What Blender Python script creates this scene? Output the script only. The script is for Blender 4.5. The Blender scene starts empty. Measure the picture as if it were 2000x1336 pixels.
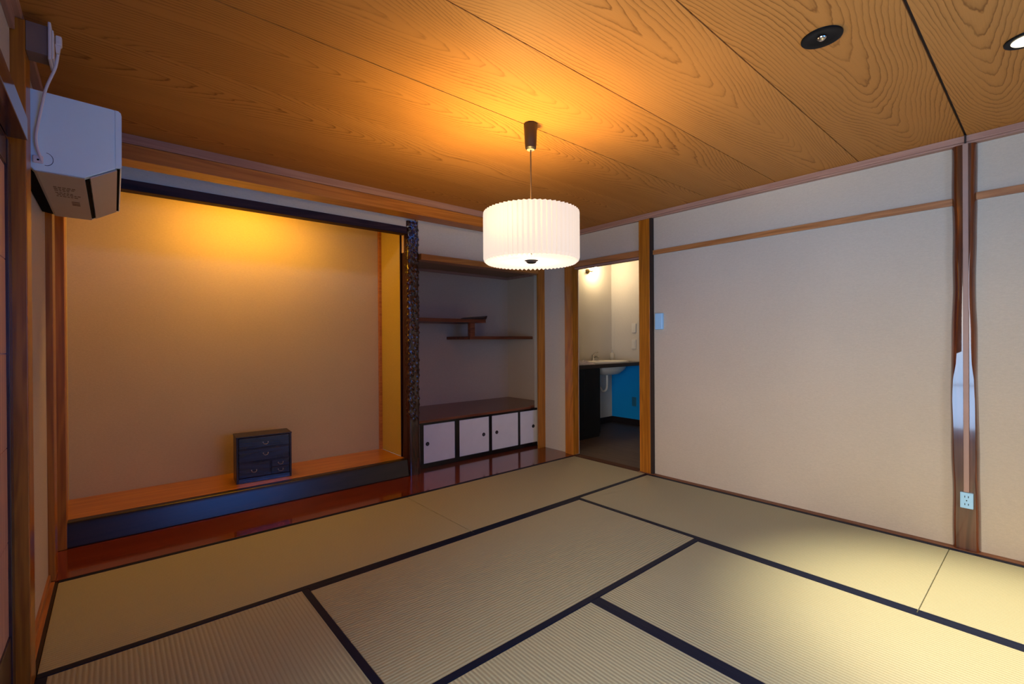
import bpy, bmesh, math, random
import numpy as np
from mathutils import Vector, Matrix

random.seed(7)
SC = bpy.context.scene
COL = SC.collection

# ------------------------------------------------------------------ camera
cam_d = bpy.data.cameras.new('camera')
cam = bpy.data.objects.new('camera', cam_d)
COL.objects.link(cam)
YAW, PITCH, ROLL = 0.7064, -0.0031, -0.0064
fw = Vector((math.sin(YAW) * math.cos(PITCH), math.cos(YAW) * math.cos(PITCH), math.sin(PITCH)))
rt = Vector((math.cos(YAW), -math.sin(YAW), 0))
up = rt.cross(fw)
r2 = rt * math.cos(ROLL) + up * math.sin(ROLL)
u2 = -rt * math.sin(ROLL) + up * math.cos(ROLL)
M3 = Matrix((r2, u2, -fw)).transposed()
cam.matrix_world = Matrix.Translation((0.210, -3.1135, 1.1376)) @ M3.to_4x4()
cam_d.sensor_width = 36.0
cam_d.lens = 909.37 / 2000 * 36.0
cam_d.shift_x = 1.8 / 2000
cam_d.shift_y = 0.7 / 2000
cam_d.clip_start = 0.02
SC.camera = cam

# ------------------------------------------------------------------ colour management, world, daylight
SC.view_settings.view_transform = 'Standard'
SC.view_settings.look = 'None'
SC.view_settings.exposure = 0.7
SC.view_settings.gamma = 1.0
SC.view_settings.use_curve_mapping = False

W = bpy.data.worlds.new('daylight')
SC.world = W
W.use_nodes = True
_t = W.node_tree
_tc = _t.nodes.new('ShaderNodeTexCoord')
_sx = _t.nodes.new('ShaderNodeSeparateXYZ')
_mr = _t.nodes.new('ShaderNodeMapRange')
_mx = _t.nodes.new('ShaderNodeMix')
_mx.data_type = 'RGBA'
_t.links.new(_tc.outputs['Generated'], _sx.inputs[0])
_t.links.new(_sx.outputs[0], _mr.inputs['Value'])
_mr.inputs['From Min'].default_value = -.70       # pale sky added on the left (-x) to light the right wall
_mr.inputs['From Max'].default_value = -.40
_t.links.new(_mr.outputs[0], _mx.inputs[0])
_gz = _t.nodes.new('ShaderNodeMapRange')
_t.links.new(_sx.outputs[2], _gz.inputs['Value'])
_gz.inputs['From Min'].default_value = -.03
_gz.inputs['From Max'].default_value = .02
_gd = _t.nodes.new('ShaderNodeMix')
_gd.data_type = 'RGBA'
_t.links.new(_gz.outputs[0], _gd.inputs[0])
_gd.inputs[6].default_value = (3.0, 4.5, 6.9, 1)        # bluer below the horizon, added to tint the column's reflection
_gd.inputs[7].default_value = (5.9, 5.6, 5.3, 1)        # near-white above the horizon, set to light the right wall
_t.links.new(_gd.outputs[2], _mx.inputs[6])
_mx.inputs[7].default_value = (0.27, 1.15, 4.3, 1)      # deep blue sky elsewhere
_t.links.new(_mx.outputs[2], _t.nodes['Background'].inputs[0])
_t.nodes['Background'].inputs[1].default_value = 1.0

Y_END = -4.62          # wall behind the camera
ZC = 2.215             # ceiling
WIN = (0.85, 2.45, 0.62, 1.86)      # window in the wall behind the camera: x0,x1,z0,z1
LWIN = (-3.70, -1.96, 0.10, 1.74)   # glazed sliding doors in the left wall: y0,y1,z0,z1
Y_BATH = -1.75


def light(kind, name, loc, energy, color, size=0.05, rot=None, **kw):
    d = bpy.data.lights.new(name, kind)
    d.energy = energy
    d.color = color
    if kind in ('POINT', 'SPOT'):
        d.shadow_soft_size = size
    for k, v in kw.items():
        setattr(d, k, v)
    o = bpy.data.objects.new(name, d)
    o.location = loc
    if rot:
        o.rotation_euler = rot
    COL.objects.link(o)
    return o


def portal(name, x0, x1, z0, z1, y, side=False):
    d = bpy.data.lights.new(name, 'AREA')
    d.shape = 'RECTANGLE'
    d.size = x1 - x0
    d.size_y = z1 - z0
    d.cycles.is_portal = True
    o = bpy.data.objects.new(name, d)
    o.location = ((x0 + x1) / 2, y, (z0 + z1) / 2)
    o.rotation_euler = (math.radians(90), 0, 0)       # shines towards +y
    if side:
        o.location = (y, (x0 + x1) / 2, (z0 + z1) / 2)
        o.rotation_euler = (math.radians(90), 0, math.radians(-90))   # shines towards +x
    COL.objects.link(o)


portal('window_daylight', *WIN, Y_END - 0.10)
portal('glazed_door_daylight', *LWIN, -.13, side=True)


# ------------------------------------------------------------------ node helpers
class NT:
    def __init__(self, name):
        self.m = bpy.data.materials.new(name)
        self.m.use_nodes = True
        self.t = self.m.node_tree
        self.t.nodes.clear()
        self.out = self.t.nodes.new('ShaderNodeOutputMaterial')

    def n(self, typ, ins=None, **props):
        nd = self.t.nodes.new(typ)
        for k, v in props.items():
            setattr(nd, k, v)
        for k, v in (ins or {}).items():
            self.set(nd.inputs[k], v)
        return nd

    def set(self, sock, v):
        if isinstance(v, bpy.types.NodeSocket):
            self.t.links.new(v, sock)
        else:
            if hasattr(sock.default_value, '__len__') and hasattr(v, '__len__') and len(sock.default_value) == 4 and len(v) == 3:
                v = (*v, 1)
            sock.default_value = v

    def m1(self, op, a, b=0.0, c=None):
        nd = self.t.nodes.new('ShaderNodeMath')
        nd.operation = op
        self.set(nd.inputs[0], a)
        self.set(nd.inputs[1], b)
        if c is not None:
            self.set(nd.inputs[2], c)
        return nd.outputs[0]

    def pos(self):
        return self.n('ShaderNodeTexCoord').outputs['Object']

    def xyz(self, v=None):
        s = self.n('ShaderNodeSeparateXYZ', {0: v or self.pos()})
        return s.outputs

    def comb(self, x, y, z):
        return self.n('ShaderNodeCombineXYZ', {0: x, 1: y, 2: z}).outputs[0]

    def mapping(self, v, scale=(1, 1, 1), loc=(0, 0, 0)):
        return self.n('ShaderNodeMapping', {0: v, 'Scale': scale, 'Location': loc}).outputs[0]

    def noise(self, v, scale=1., detail=3., rough=.5, dist=0.):
        return self.n('ShaderNodeTexNoise', {'Vector': v, 'Scale': scale, 'Detail': detail, 'Roughness': rough, 'Distortion': dist}).outputs[0]

    def ramp(self, f, stops):
        r = self.n('ShaderNodeValToRGB', {0: f})
        e = r.color_ramp.elements
        while len(e) < len(stops):
            e.new(0.5)
        for i, (p, c) in enumerate(stops):
            e[i].position = p
            e[i].color = (*c, 1) if len(c) == 3 else c
        return r.outputs[0]

    def mix(self, f, a, b, mode='MIX'):
        nd = self.t.nodes.new('ShaderNodeMix')
        nd.data_type = 'RGBA'
        nd.blend_type = mode
        self.set(nd.inputs[0], f)
        self.set(nd.inputs[6], a)
        self.set(nd.inputs[7], b)
        return nd.outputs[2]

    def bump(self, h, strength=.3, dist=.01):
        return self.n('ShaderNodeBump', {'Height': h, 'Strength': strength, 'Distance': dist}).outputs[0]

    def bsdf(self, **ins):
        b = self.n('ShaderNodeBsdfPrincipled')
        for k, v in ins.items():
            self.set(b.inputs[k.replace('_', ' ')], v)
        self.t.links.new(b.outputs[0], self.out.inputs[0])
        return self.m


def plain(name, col, rough=.5, var=.06, scale=8., metal=0., coat=0., **kw):
    t = NT(name)
    n = t.noise(t.mapping(t.pos(), (1, 1, 1)), scale, 4., .6)
    lo = tuple(c * (1 - var) for c in col)
    hi = tuple(min(1, c * (1 + var)) for c in col)
    ins = dict(Base_Color=t.ramp(n, [(.3, lo), (.7, hi)]), Roughness=rough, Metallic=metal, Coat_Weight=coat)
    ins.update(kw)
    return t.bsdf(**ins)


def wood(name, light_c, dark_c, axis='x', rough=.4, lines=90., coat=0., spec=.5, coat_rough=.1, big=6.):
    """Straight-grained timber, grain along one axis of the object."""
    t = NT(name)
    k = {'x': 0, 'y': 1, 'z': 2}[axis]
    s1 = [lines] * 3
    s1[k] = 1.6
    s2 = [big] * 3
    s2[k] = .5
    v = t.pos()
    n1 = t.noise(t.mapping(v, s1), 1., 3., .6, .4)
    n2 = t.noise(t.mapping(v, s2), 1., 3., .5, .8)
    w = t.m1('SINE', t.m1('MULTIPLY', n2, 60.))
    f = t.m1('ADD', t.m1('MULTIPLY', n1, .7), t.m1('MULTIPLY', w, .13))
    f = t.m1('ADD', f, t.m1('MULTIPLY', n2, .25))
    c = t.ramp(f, [(.28, dark_c), (.66, light_c)])
    return t.bsdf(Base_Color=c, Roughness=rough, Coat_Weight=coat, Coat_Roughness=coat_rough, Specular_IOR_Level=spec,
                  Normal=t.bump(n1, .08, .002))


MAT = {}


def plaster(name, col):
    t = NT(name)
    v = t.pos()
    a = t.noise(t.mapping(v, (60, 60, 160)), 1., 4., .7)
    b = t.noise(v, 1.3, 3., .5)
    g = t.noise(v, 240., 2., .6)
    f = t.m1('ADD', t.m1('MULTIPLY', a, .45), t.m1('MULTIPLY', b, .35))
    f = t.m1('ADD', f, t.m1('MULTIPLY', g, .2))
    c = t.ramp(f, [(.33, tuple(x * .88 for x in col)), (.66, tuple(x * 1.07 for x in col))])
    return t.bsdf(Base_Color=c, Roughness=.92, Specular_IOR_Level=.15, Normal=t.bump(t.m1('ADD', a, g), .25, .002))


MAT['plaster'] = plaster('sand_plaster', (.555, .48, .38))
MAT['lamp_warmed_plaster'] = plaster('sand_plaster_lamp_warmed', (.57, .455, .24))  # same sand plaster, warm lamp light put into its colour against blue daylight
MAT['lamp_yellowed_plaster'] = plaster('sand_plaster_lamp_yellowed', (.56, .43, .12))  # alcove side: still more of the lamp's yellow put into the plaster colour
MAT['light_warmed_plaster'] = plaster('sand_plaster_light_warmed', (.60, .46, .33))  # niche plaster, colour warmed to offset the blue daylight
MAT['band_plaster'] = plaster('sand_plaster_band_light_warmed', (.62, .455, .27))  # band plaster, warmth put into the colour where blue daylight falls
MAT['bath_daylight_blue'] = plaster('washroom_wall_daylight_tint', (.008, .38, .97))  # blue daylight put into the wall colour below the counter
MAT['daylight_blue_plate'] = plain('plate_daylight_tint', (.03, .20, .36), .4)  # socket plate with the same daylight blue in its colour
MAT['bath_wall'] = plaster('washroom_wallpaper', (.72, .66, .58))


def ceiling_mat():
    t = NT('cedar_ceiling_boards')
    x, y, z = t.xyz()
    BW = .4675
    v = t.m1('DIVIDE', t.m1('ADD', y, 2.80), BW)
    bi = t.m1('FLOOR', v)
    ft = t.m1('SUBTRACT', t.m1('SUBTRACT', v, bi), .5)
    rnd = t.n('ShaderNodeTexWhiteNoise', {'W': bi}, noise_dimensions='1D').outputs[0]
    rnd2 = t.n('ShaderNodeTexWhiteNoise', {'W': t.m1('ADD', bi, 37.3)}, noise_dimensions='1D').outputs[0]
    sh = t.m1('MULTIPLY', rnd, 31.)
    wob = t.noise(t.comb(t.m1('MULTIPLY', x, .8), sh, 0.), 1., 2., .5)
    c0 = t.m1('ADD', t.m1('MULTIPLY', t.m1('SUBTRACT', rnd2, .5), .3), t.m1('MULTIPLY', t.m1('SUBTRACT', wob, .5), .36))
    tt = t.m1('SUBTRACT', ft, c0)
    q = t.m1('DIVIDE', t.m1('MULTIPLY', tt, tt), t.m1('ADD', t.m1('ABSOLUTE', tt), .12))
    big = t.noise(t.comb(t.m1('ADD', t.m1('MULTIPLY', x, .85), sh), t.m1('MULTIPLY', ft, 1.5), sh), 1., 1.2, .45)
    fine = t.noise(t.comb(t.m1('MULTIPLY', x, 6.), t.m1('MULTIPLY', ft, 14.), sh), 1., 3., .6)
    h = t.m1('MULTIPLY', q, 31.)
    h = t.m1('ADD', h, t.m1('MULTIPLY', x, 8.0))
    h = t.m1('ADD', h, t.m1('MULTIPLY', big, 15.))
    h = t.m1('ADD', h, t.m1('MULTIPLY', fine, 1.0))
    fr = t.m1('FRACT', h)
    line = t.ramp(fr, [(0., (0, 0, 0)), (.50, (.06, .06, .06)), (.78, (.35, .35, .35)), (.90, (1, 1, 1)), (1., (0, 0, 0))])
    fade = t.noise(t.comb(t.m1('MULTIPLY', x, 1.4), t.m1('MULTIPLY', ft, 5.), sh), 1., 2., .5)
    fade = t.n('ShaderNodeMapRange', {'Value': fade, 'From Min': .32, 'From Max': .62, 'To Min': .35, 'To Max': 1.0}).outputs[0]
    fib = t.noise(t.comb(t.m1('MULTIPLY', x, 6.), t.m1('MULTIPLY', y, 320.), 0.), 1., 3., .6)
    f = t.m1('MULTIPLY', line, fade)
    base = t.mix(rnd, (.58, .250, .060), (.51, .214, .048))
    base = t.mix(t.m1('MULTIPLY', fib, .55), base, (.38, .170, .034))
    col = t.mix(t.m1('MULTIPLY', f, .80), base, (.17, .058, .010))
    return t.bsdf(Base_Color=col, Roughness=.60, Specular_IOR_Level=.12, Normal=t.bump(f, .12, .002))


MAT['ceiling'] = ceiling_mat()
MAT['gap'] = plain('dark_joint', (.03, .015, .008), .9)
MAT['post'] = wood('honey_cypress_post', (.46, .160, .012), (.29, .088, .006), 'z', .32, coat=.2)
MAT['beam_x'] = wood('honey_beam', (.52, .20, .032), (.36, .12, .016), 'x', .38, coat=.1)
MAT['rail_y'] = wood('honey_rail', (.46, .19, .06), (.31, .115, .03), 'y', .4, coat=.1)
MAT['trim_x'] = wood('rosy_ceiling_trim', (.42, .235, .17), (.33, .17, .12), 'x', .5)
MAT['trim_y'] = wood('rosy_ceiling_trim_side', (.42, .235, .17), (.33, .17, .12), 'y', .5)
MAT['jiita'] = wood('red_lacquered_plank', (.20, .035, .008), (.13, .020, .004), 'x', .13, coat=.5, coat_rough=.05)
MAT['toko_floor'] = wood('orange_alcove_board', (.50, .205, .022), (.34, .120, .012), 'x', .3, coat=.2)
MAT['ebony'] = wood('dark_brown_sill', (.026, .011, .007), (.012, .006, .004), 'x', .28, spec=.5)
MAT['darkbeam'] = wood('dark_brown_lintel', (.050, .018, .012), (.022, .008, .006), 'x', .55, spec=.1)
MAT['knob'] = wood('dark_carved_pillar', (.060, .019, .010), (.030, .010, .005), 'z', .24, coat=.4, coat_rough=.06)
MAT['knobside'] = wood('dark_pillar_side', (.050, .014, .007), (.028, .008, .004), 'z', .4, spec=.3)
MAT['log'] = wood('reddish_log_column', (.19, .048, .014), (.09, .021, .008), 'z', .10, coat=.8, coat_rough=.04, lines=60.)
MAT['log_face'] = wood('planed_log_face', (.12, .042, .022), (.065, .022, .012), 'z', .13, coat=.8, coat_rough=.05, lines=50.)
MAT['shelf'] = wood('russet_shelf', (.23, .070, .028), (.13, .036, .014), 'x', .42, spec=.25)
MAT['darkshelf'] = wood('dark_shelf_edge', (.045, .014, .008), (.022, .007, .004), 'x', .35)
MAT['cabtop'] = wood('cabinet_top_board', (.26, .088, .040), (.16, .048, .022), 'x', .22, spec=.4)
MAT['blackframe'] = plain('black_lacquer', (.008, .007, .007), .25)
MAT['paper'] = plain('pale_paper_panel', (.80, .76, .72), .8, .03)
MAT['pull'] = plain('dark_metal_pull', (.03, .022, .022), .35, metal=.6)
MAT['pull_in'] = plain('worn_metal_pull_centre', (.20, .17, .16), .45, metal=.8)
MAT['strip'] = wood('reddish_floor_strip', (.24, .105, .055), (.15, .06, .03), 'y', .5, spec=.3)
MAT['sill'] = wood('matte_dark_sill', (.10, .045, .025), (.06, .024, .012), 'y', .7, spec=.2)
MAT['nageshi'] = wood('dark_red_head_rail', (.12, .030, .012), (.06, .014, .006), 'y', .12, coat=.5)
MAT['stile'] = wood('dark_purple_stile', (.045, .024, .030), (.022, .012, .016), 'z', .25, coat=.4)
MAT['koshi'] = wood('pinkish_cedar_door_board', (.62, .36, .27), (.46, .25, .18), 'z', .5)
MAT['ac'] = plain('white_plastic_daylight_tint', (.72, .95, 1.0), .45, .01)  # white housing, blue daylight put into its base colour
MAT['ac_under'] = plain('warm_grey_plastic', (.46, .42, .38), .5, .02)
MAT['black'] = plain('black_gap', (.002, .002, .002), .8, Specular_IOR_Level=.05)
MAT['print'] = plain('faint_brown_print', (.16, .11, .07), .7)
MAT['white'] = plain('white_plate_daylight_tint', (.34, .64, .92), .35, .01)  # white plates with the daylight's blue put into their colour
MAT['plate'] = plain('cream_switch_plate', (.80, .76, .70), .35, .01)
MAT['cord'] = plain('white_cord', (.70, .67, .66), .45, .01)
MAT['box_brown'] = plain('brown_outlet_block', (.22, .14, .10), .6)
MAT['chest'] = wood('blue_black_lacquered_chest', (.012, .026, .075), (.005, .009, .028), 'x', .22, coat=.6, coat_rough=.15, lines=40.)
MAT['chest_side'] = wood('dark_chest_side', (.030, .016, .012), (.014, .008, .006), 'z', .35)
MAT['iron'] = plain('grey_iron_handle', (.42, .35, .33), .35, metal=.9)
MAT['canopy'] = plain('dark_brown_canopy', (.012, .007, .005), .45)
MAT['canopy_end'] = plain('pale_canopy_end', (.22, .19, .16), .5)
MAT['wire'] = plain('dark_brown_wire', (.03, .015, .01), .5)
MAT['dl_black'] = plain('black_downlight_trim', (.004, .004, .004), .35, Specular_IOR_Level=.12)
MAT['chrome'] = plain('chrome', (.75, .72, .68), .15, metal=1.)
MAT['counter'] = plain('dark_counter', (.055, .035, .026), .3)
MAT['cabinet'] = plain('black_washroom_cabinet', (.010, .009, .010), .55)
MAT['ceramic'] = plain('white_ceramic', (.80, .76, .70), .12, .01)
MAT['bath_floor'] = wood('dark_washroom_floor', (.115, .075, .050), (.075, .048, .032), 'y', .55)
MAT['bath_base'] = plain('black_skirting', (.018, .012, .014), .45)
MAT['soap'] = plain('cream_soap_bottle', (.75, .68, .56), .3)
MAT['towel'] = plain('folded_grey_towel', (.48, .42, .44), .95, .15, 40.)
MAT['brass'] = plain('brass_lamp_holder', (.62, .42, .18), .3, metal=.9)
MAT['mall'] = plain('brown_cable_cover', (.36, .22, .17), .5)
MAT['grey'] = plain('grey_floor_boards', (.3, .25, .17), .9)
MAT['roof'] = plain('alcove_ceiling_board', (.30, .17, .09), .6)


def blue_wall_mat():
    t = NT('washroom_wallpaper_low')
    return t.bsdf(Base_Color=(.7, .68, .64, 1), Roughness=.9)


def tatami(name, axis):
    t = NT(name)
    x, y, z = t.xyz()
    a, b = (x, y) if axis == 'x' else (y, x)       # a along the mat, b across it
    w = t.m1('SINE', t.m1('MULTIPLY', b, 2 * math.pi / .0152))
    w2 = t.m1('ADD', t.m1('MULTIPLY', w, .5), .5)
    reed = t.noise(t.comb(t.m1('MULTIPLY', a, 420.), t.m1('MULTIPLY', b, 30.), 0.), 1., 2., .6)
    patch = t.noise(t.comb(t.m1('MULTIPLY', a, 3.), t.m1('MULTIPLY', b, 3.), 0.), 1., 3., .5)
    groove = t.m1('POWER', t.m1('SUBTRACT', 1., w2), 3.)
    c = t.mix(reed, (.345, .36, .245), (.43, .45, .32))
    c = t.mix(t.m1('MULTIPLY', patch, .35), c, (.41, .38, .23))
    c = t.mix(t.m1('MULTIPLY', groove, .36), c, (.20, .170, .105))
    hgt = t.m1('ADD', w2, t.m1('MULTIPLY', reed, .35))
    return t.bsdf(Base_Color=c, Roughness=.62, Specular_IOR_Level=.35, Normal=t.bump(hgt, .34, .003))


MAT['tatami_x'] = tatami('woven_rush_lengthwise', 'x')
MAT['tatami_y'] = tatami('woven_rush_crosswise', 'y')


def border_mat():
    t = NT('navy_cloth_border')
    v = t.pos()
    g = t.noise(v, 900., 2., .6)
    c = t.ramp(g, [(.3, (.004, .007, .020)), (.7, (.007, .013, .040))])
    return t.bsdf(Base_Color=c, Roughness=.5, Specular_IOR_Level=.14, Normal=t.bump(g, .2, .001))


MAT['border'] = border_mat()


def emit(name, col, strength):
    t = NT(name)
    e = t.n('ShaderNodeEmission', {'Color': col, 'Strength': strength})
    t.t.links.new(e.outputs[0], t.out.inputs[0])
    return t.m


MAT['bulb'] = emit('glowing_bulb', (1, .86, .62), 14.)
MAT['bath_bulb'] = emit('glowing_small_bulb', (1, .86, .6), 40.)
MAT['toko_bulb'] = emit('glowing_alcove_tube', (1, .66, .16), 6.)
MAT['lens'] = emit('lit_downlight_lens', (1, .86, .58), 1.3)


def shade_mat(name='pleated_white_shade', k=1.):
    t = NT(name)
    d = t.n('ShaderNodeBsdfDiffuse', {'Color': (.26, .22, .20)})
    tr = t.n('ShaderNodeBsdfTranslucent', {'Color': (.060 * k, .053 * k, .056 * k)})
    m = t.n('ShaderNodeMixShader', {0: .40})
    t.t.links.new(d.outputs[0], m.inputs[1])
    t.t.links.new(tr.outputs[0], m.inputs[2])
    e = t.n('ShaderNodeEmission', {'Color': (1, .83, .69), 'Strength': .43})
    a = t.n('ShaderNodeAddShader')
    t.t.links.new(m.outputs[0], a.inputs[0])
    t.t.links.new(e.outputs[0], a.inputs[1])
    t.t.links.new(a.outputs[0], t.out.inputs[0])
    return t.m


MAT['shade'] = shade_mat()
MAT['shade_bottom'] = shade_mat('pleated_bottom_diffuser', 7.)


def glass_mat():
    t = NT('clear_window_glass')
    fr = t.n('ShaderNodeFresnel', {'IOR': 1.35})
    tr = t.n('ShaderNodeBsdfTransparent')
    gl = t.n('ShaderNodeBsdfGlossy', {'Roughness': .02})
    m = t.n('ShaderNodeMixShader', {0: fr.outputs[0]})
    t.t.links.new(tr.outputs[0], m.inputs[1])
    t.t.links.new(gl.outputs[0], m.inputs[2])
    t.t.links.new(m.outputs[0], t.out.inputs[0])
    return t.m


MAT['glass'] = glass_mat()


# ------------------------------------------------------------------ mesh helpers
def new_bm():
    return bmesh.new()


def box(bm, x0, x1, y0, y1, z0, z1, bevel=0., mi=0, seg=2):
    r = bmesh.ops.create_cube(bm, size=1.)
    vs = r['verts']
    for v in vs:
        v.co = Vector(((x0 + x1) / 2 + v.co.x * (x1 - x0), (y0 + y1) / 2 + v.co.y * (y1 - y0), (z0 + z1) / 2 + v.co.z * (z1 - z0)))
    fs = set(f for v in vs for f in v.link_faces)
    for f in fs:
        f.material_index = mi
    if bevel > 0:
        es = list(set(e for v in vs for e in v.link_edges))
        bmesh.ops.bevel(bm, geom=es, offset=bevel, segments=seg, affect='EDGES', profile=.5, material=-1)
    return bm


def prism(bm, pts, axis, a0, a1, mi=0):
    """Extrude a closed 2D outline along an axis. pts are the two other coordinates in xyz order."""
    def P(p, a):
        if axis == 'x':
            return (a, p[0], p[1])
        if axis == 'y':
            return (p[0], a, p[1])
        return (p[0], p[1], a)
    A = [bm.verts.new(P(p, a0)) for p in pts]
    B = [bm.verts.new(P(p, a1)) for p in pts]
    n = len(pts)
    fs = [bm.faces.new(A), bm.faces.new(B[::-1])]
    for i in range(n):
        fs.append(bm.faces.new((A[i], A[(i + 1) % n], B[(i + 1) % n], B[i])))
    for f in fs:
        f.material_index = mi
    bmesh.ops.recalc_face_normals(bm, faces=bm.faces[:])
    return bm


def lathe(bm, prof, c=(0, 0, 0), axis='z', n=32, mi=0):
    rings = []
    for r, h in prof:
        ring = []
        for i in range(n):
            a = 2 * math.pi * i / n
            p = (r * math.cos(a), r * math.sin(a), h)
            if axis == 'y':
                p = (p[0], p[2], p[1])
            elif axis == 'x':
                p = (p[2], p[0], p[1])
            ring.append(bm.verts.new((c[0] + p[0], c[1] + p[1], c[2] + p[2])))
        rings.append(ring)
    fs = []
    for a, b in zip(rings, rings[1:]):
        for i in range(n):
            fs.append(bm.faces.new((a[i], a[(i + 1) % n], b[(i + 1) % n], b[i])))
    if prof[0][0] > 1e-5:
        fs.append(bm.faces.new(rings[0][::-1]))
    if prof[-1][0] > 1e-5:
        fs.append(bm.faces.new(rings[-1]))
    for f in fs:
        f.material_index = mi
    bmesh.ops.remove_doubles(bm, verts=[v for r in (rings[0], rings[-1]) for v in r], dist=1e-6)
    bmesh.ops.recalc_face_normals(bm, faces=bm.faces[:])
    return bm


def catmull(pts, k=8):
    P = [Vector(p) for p in pts]
    P = [P[0] * 2 - P[1]] + P + [P[-1] * 2 - P[-2]]
    out = []
    for i in range(1, len(P) - 2):
        for j in range(k):
            t = j / k
            a, b, c, d = P[i - 1:i + 3]
            out.append(.5 * ((2 * b) + (c - a) * t + (2 * a - 5 * b + 4 * c - d) * t * t + (3 * b - a - 3 * c + d) * t ** 3))
    out.append(P[-2])
    return out


def tube(bm, pts, r, n=10, mi=0, flat=1.):
    pts = [Vector(p) for p in pts]
    rings = []
    prev = None
    for i, p in enumerate(pts):
        d = (pts[min(i + 1, len(pts) - 1)] - pts[max(i - 1, 0)]).normalized()
        if prev is None:
            ref = Vector((0, 1, 0)) if abs(d.y) < .9 else Vector((1, 0, 0))
            s = d.cross(ref).normalized()
        else:
            s = (prev - d * prev.dot(d)).normalized()
        prev = s
        q = d.cross(s)
        rr = r[i] if hasattr(r, '__len__') else r
        rings.append([bm.verts.new(p + s * math.cos(2 * math.pi * k / n) * rr + q * math.sin(2 * math.pi * k / n) * rr * flat) for k in range(n)])
    for a, b in zip(rings, rings[1:]):
        for i in range(n):
            bm.faces.new((a[i], a[(i + 1) % n], b[(i + 1) % n], b[i])).material_index = mi
    bm.faces.new(rings[0][::-1]).material_index = mi
    bm.faces.new(rings[-1]).material_index = mi
    bmesh.ops.recalc_face_normals(bm, faces=bm.faces[:])
    return bm


def obj(name, bm, mats, parent=None, smooth=False, angle=35):
    """Link a bmesh built in world coordinates as one object; children are shifted into the space of their root."""
    me = bpy.data.meshes.new(name)
    if parent is not None:
        loc = Vector((0, 0, 0))
        p = parent
        while p is not None:
            loc += p.location
            p = p.parent
        bmesh.ops.translate(bm, verts=bm.verts[:], vec=-loc)
    bm.to_mesh(me)
    bm.free()
    if not isinstance(mats, (list, tuple)):
        mats = [mats]
    for m in mats:
        me.materials.append(MAT[m] if isinstance(m, str) else m)
    if smooth:
        me.shade_smooth()
        me.set_sharp_from_angle(angle=math.radians(angle))
    o = bpy.data.objects.new(name, me)
    COL.objects.link(o)
    if parent is not None:
        o.parent = parent
    return o


def struct(name, bm, mats, parent=None, **k):
    o = obj(name, bm, mats, parent, **k)
    if parent is None:
        o['kind'] = 'structure'
    return o


def tag(o, label, cat, group=None):
    o['label'] = label
    o['category'] = cat
    if group:
        o['group'] = group
    return o


def thing(name, loc, label, cat, group=None):
    o = bpy.data.objects.new(name, None)
    o.empty_display_size = .05
    o.location = loc
    COL.objects.link(o)
    return tag(o, label, cat, group)


_trim = [0]


def trim(mats, *boxes, bevel=.0015, smooth=False):
    _trim[0] += 1
    bm = new_bm()
    for b in boxes:
        box(bm, *b, bevel=bevel)
    return struct('trim_%d' % _trim[0], bm, mats, smooth=smooth)


# ------------------------------------------------------------------ the setting
XR = 3.71      # right wall surface
XL = -0.035    # left wall surface
# floor under the mats
bm = new_bm()
box(bm, -.25, 3.66, Y_END - .2, -.001, -.16, -.056)
struct('floor', bm, 'grey')
# floor strips along the walls (level with the mats)
trim('rail_y', (XL - .05, -.012, Y_END, -.001, -.10, .001))
trim('strip', (3.668, XR + .05, Y_END, -.752, -.10, .001))
trim('gap', (-.0119, -.001, Y_END, -.001, -.055, -.004), bevel=0)
trim('gap', (3.652, 3.6675, Y_END, -.001, -.055, -.004), bevel=0)
# threshold of the doorway
trim('sill', (3.668, 3.752, -.751, .0, -.12, .0), bevel=.001)

# left wall: plaster panel beyond the post, panel above the head rail
bm = new_bm()
box(bm, XL - .12, XL, -.90, 1.10, -.1, 2.45)
box(bm, XL - .12, XL, Y_END - .1, -.901, 1.80, 2.45)
struct('wall_left', bm, 'plaster')
# skirting on the left wall
bm = new_bm()
box(bm, XL, XL + .010, -.85, -.002, .0012, .038, .001)
struct('baseboard_left', bm, 'rail_y')

# right wall with doorway y -.76 .. 0 and z up to 1.86
bm = new_bm()
box(bm, XR, XR + .05, Y_END - .1, -.80, .0012, 2.45)
box(bm, XR, XR + .05, -.7995, .0, 1.90, 2.45)
box(bm, XR, XR + .05, .0005, .50, .0012, 2.45)
struct('wall_right', bm, 'plaster')

# wall behind the camera with a wide window
x0, x1, z0, z1 = WIN
bm = new_bm()
box(bm, -.2, x0, Y_END - .12, Y_END, -.05, 2.45)
box(bm, x1, 3.76, Y_END - .12, Y_END, -.05, 2.45)
box(bm, x0, x1, Y_END - .12, Y_END, -.05, z0)
box(bm, x0, x1, Y_END - .12, Y_END, z1, 2.45)
struct('wall_back', bm, 'plaster')
bm = new_bm()
for i in range(5):
    xx = x0 + (x1 - x0) * i / 4
    box(bm, xx - .02, xx + .02, Y_END - .08, Y_END - .04, z0, z1, .002)
for zz in (z0, z1 - .04):
    box(bm, x0, x1, Y_END - .08, Y_END - .04, zz, zz + .04, .002)
w = struct('window_1', bm, 'beam_x')
bm = new_bm()
box(bm, x0 + .01, x1 - .01, Y_END - .064, Y_END - .060, z0 + .01, z1 - .01)
obj('window_pane', bm, 'glass', w)

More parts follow.
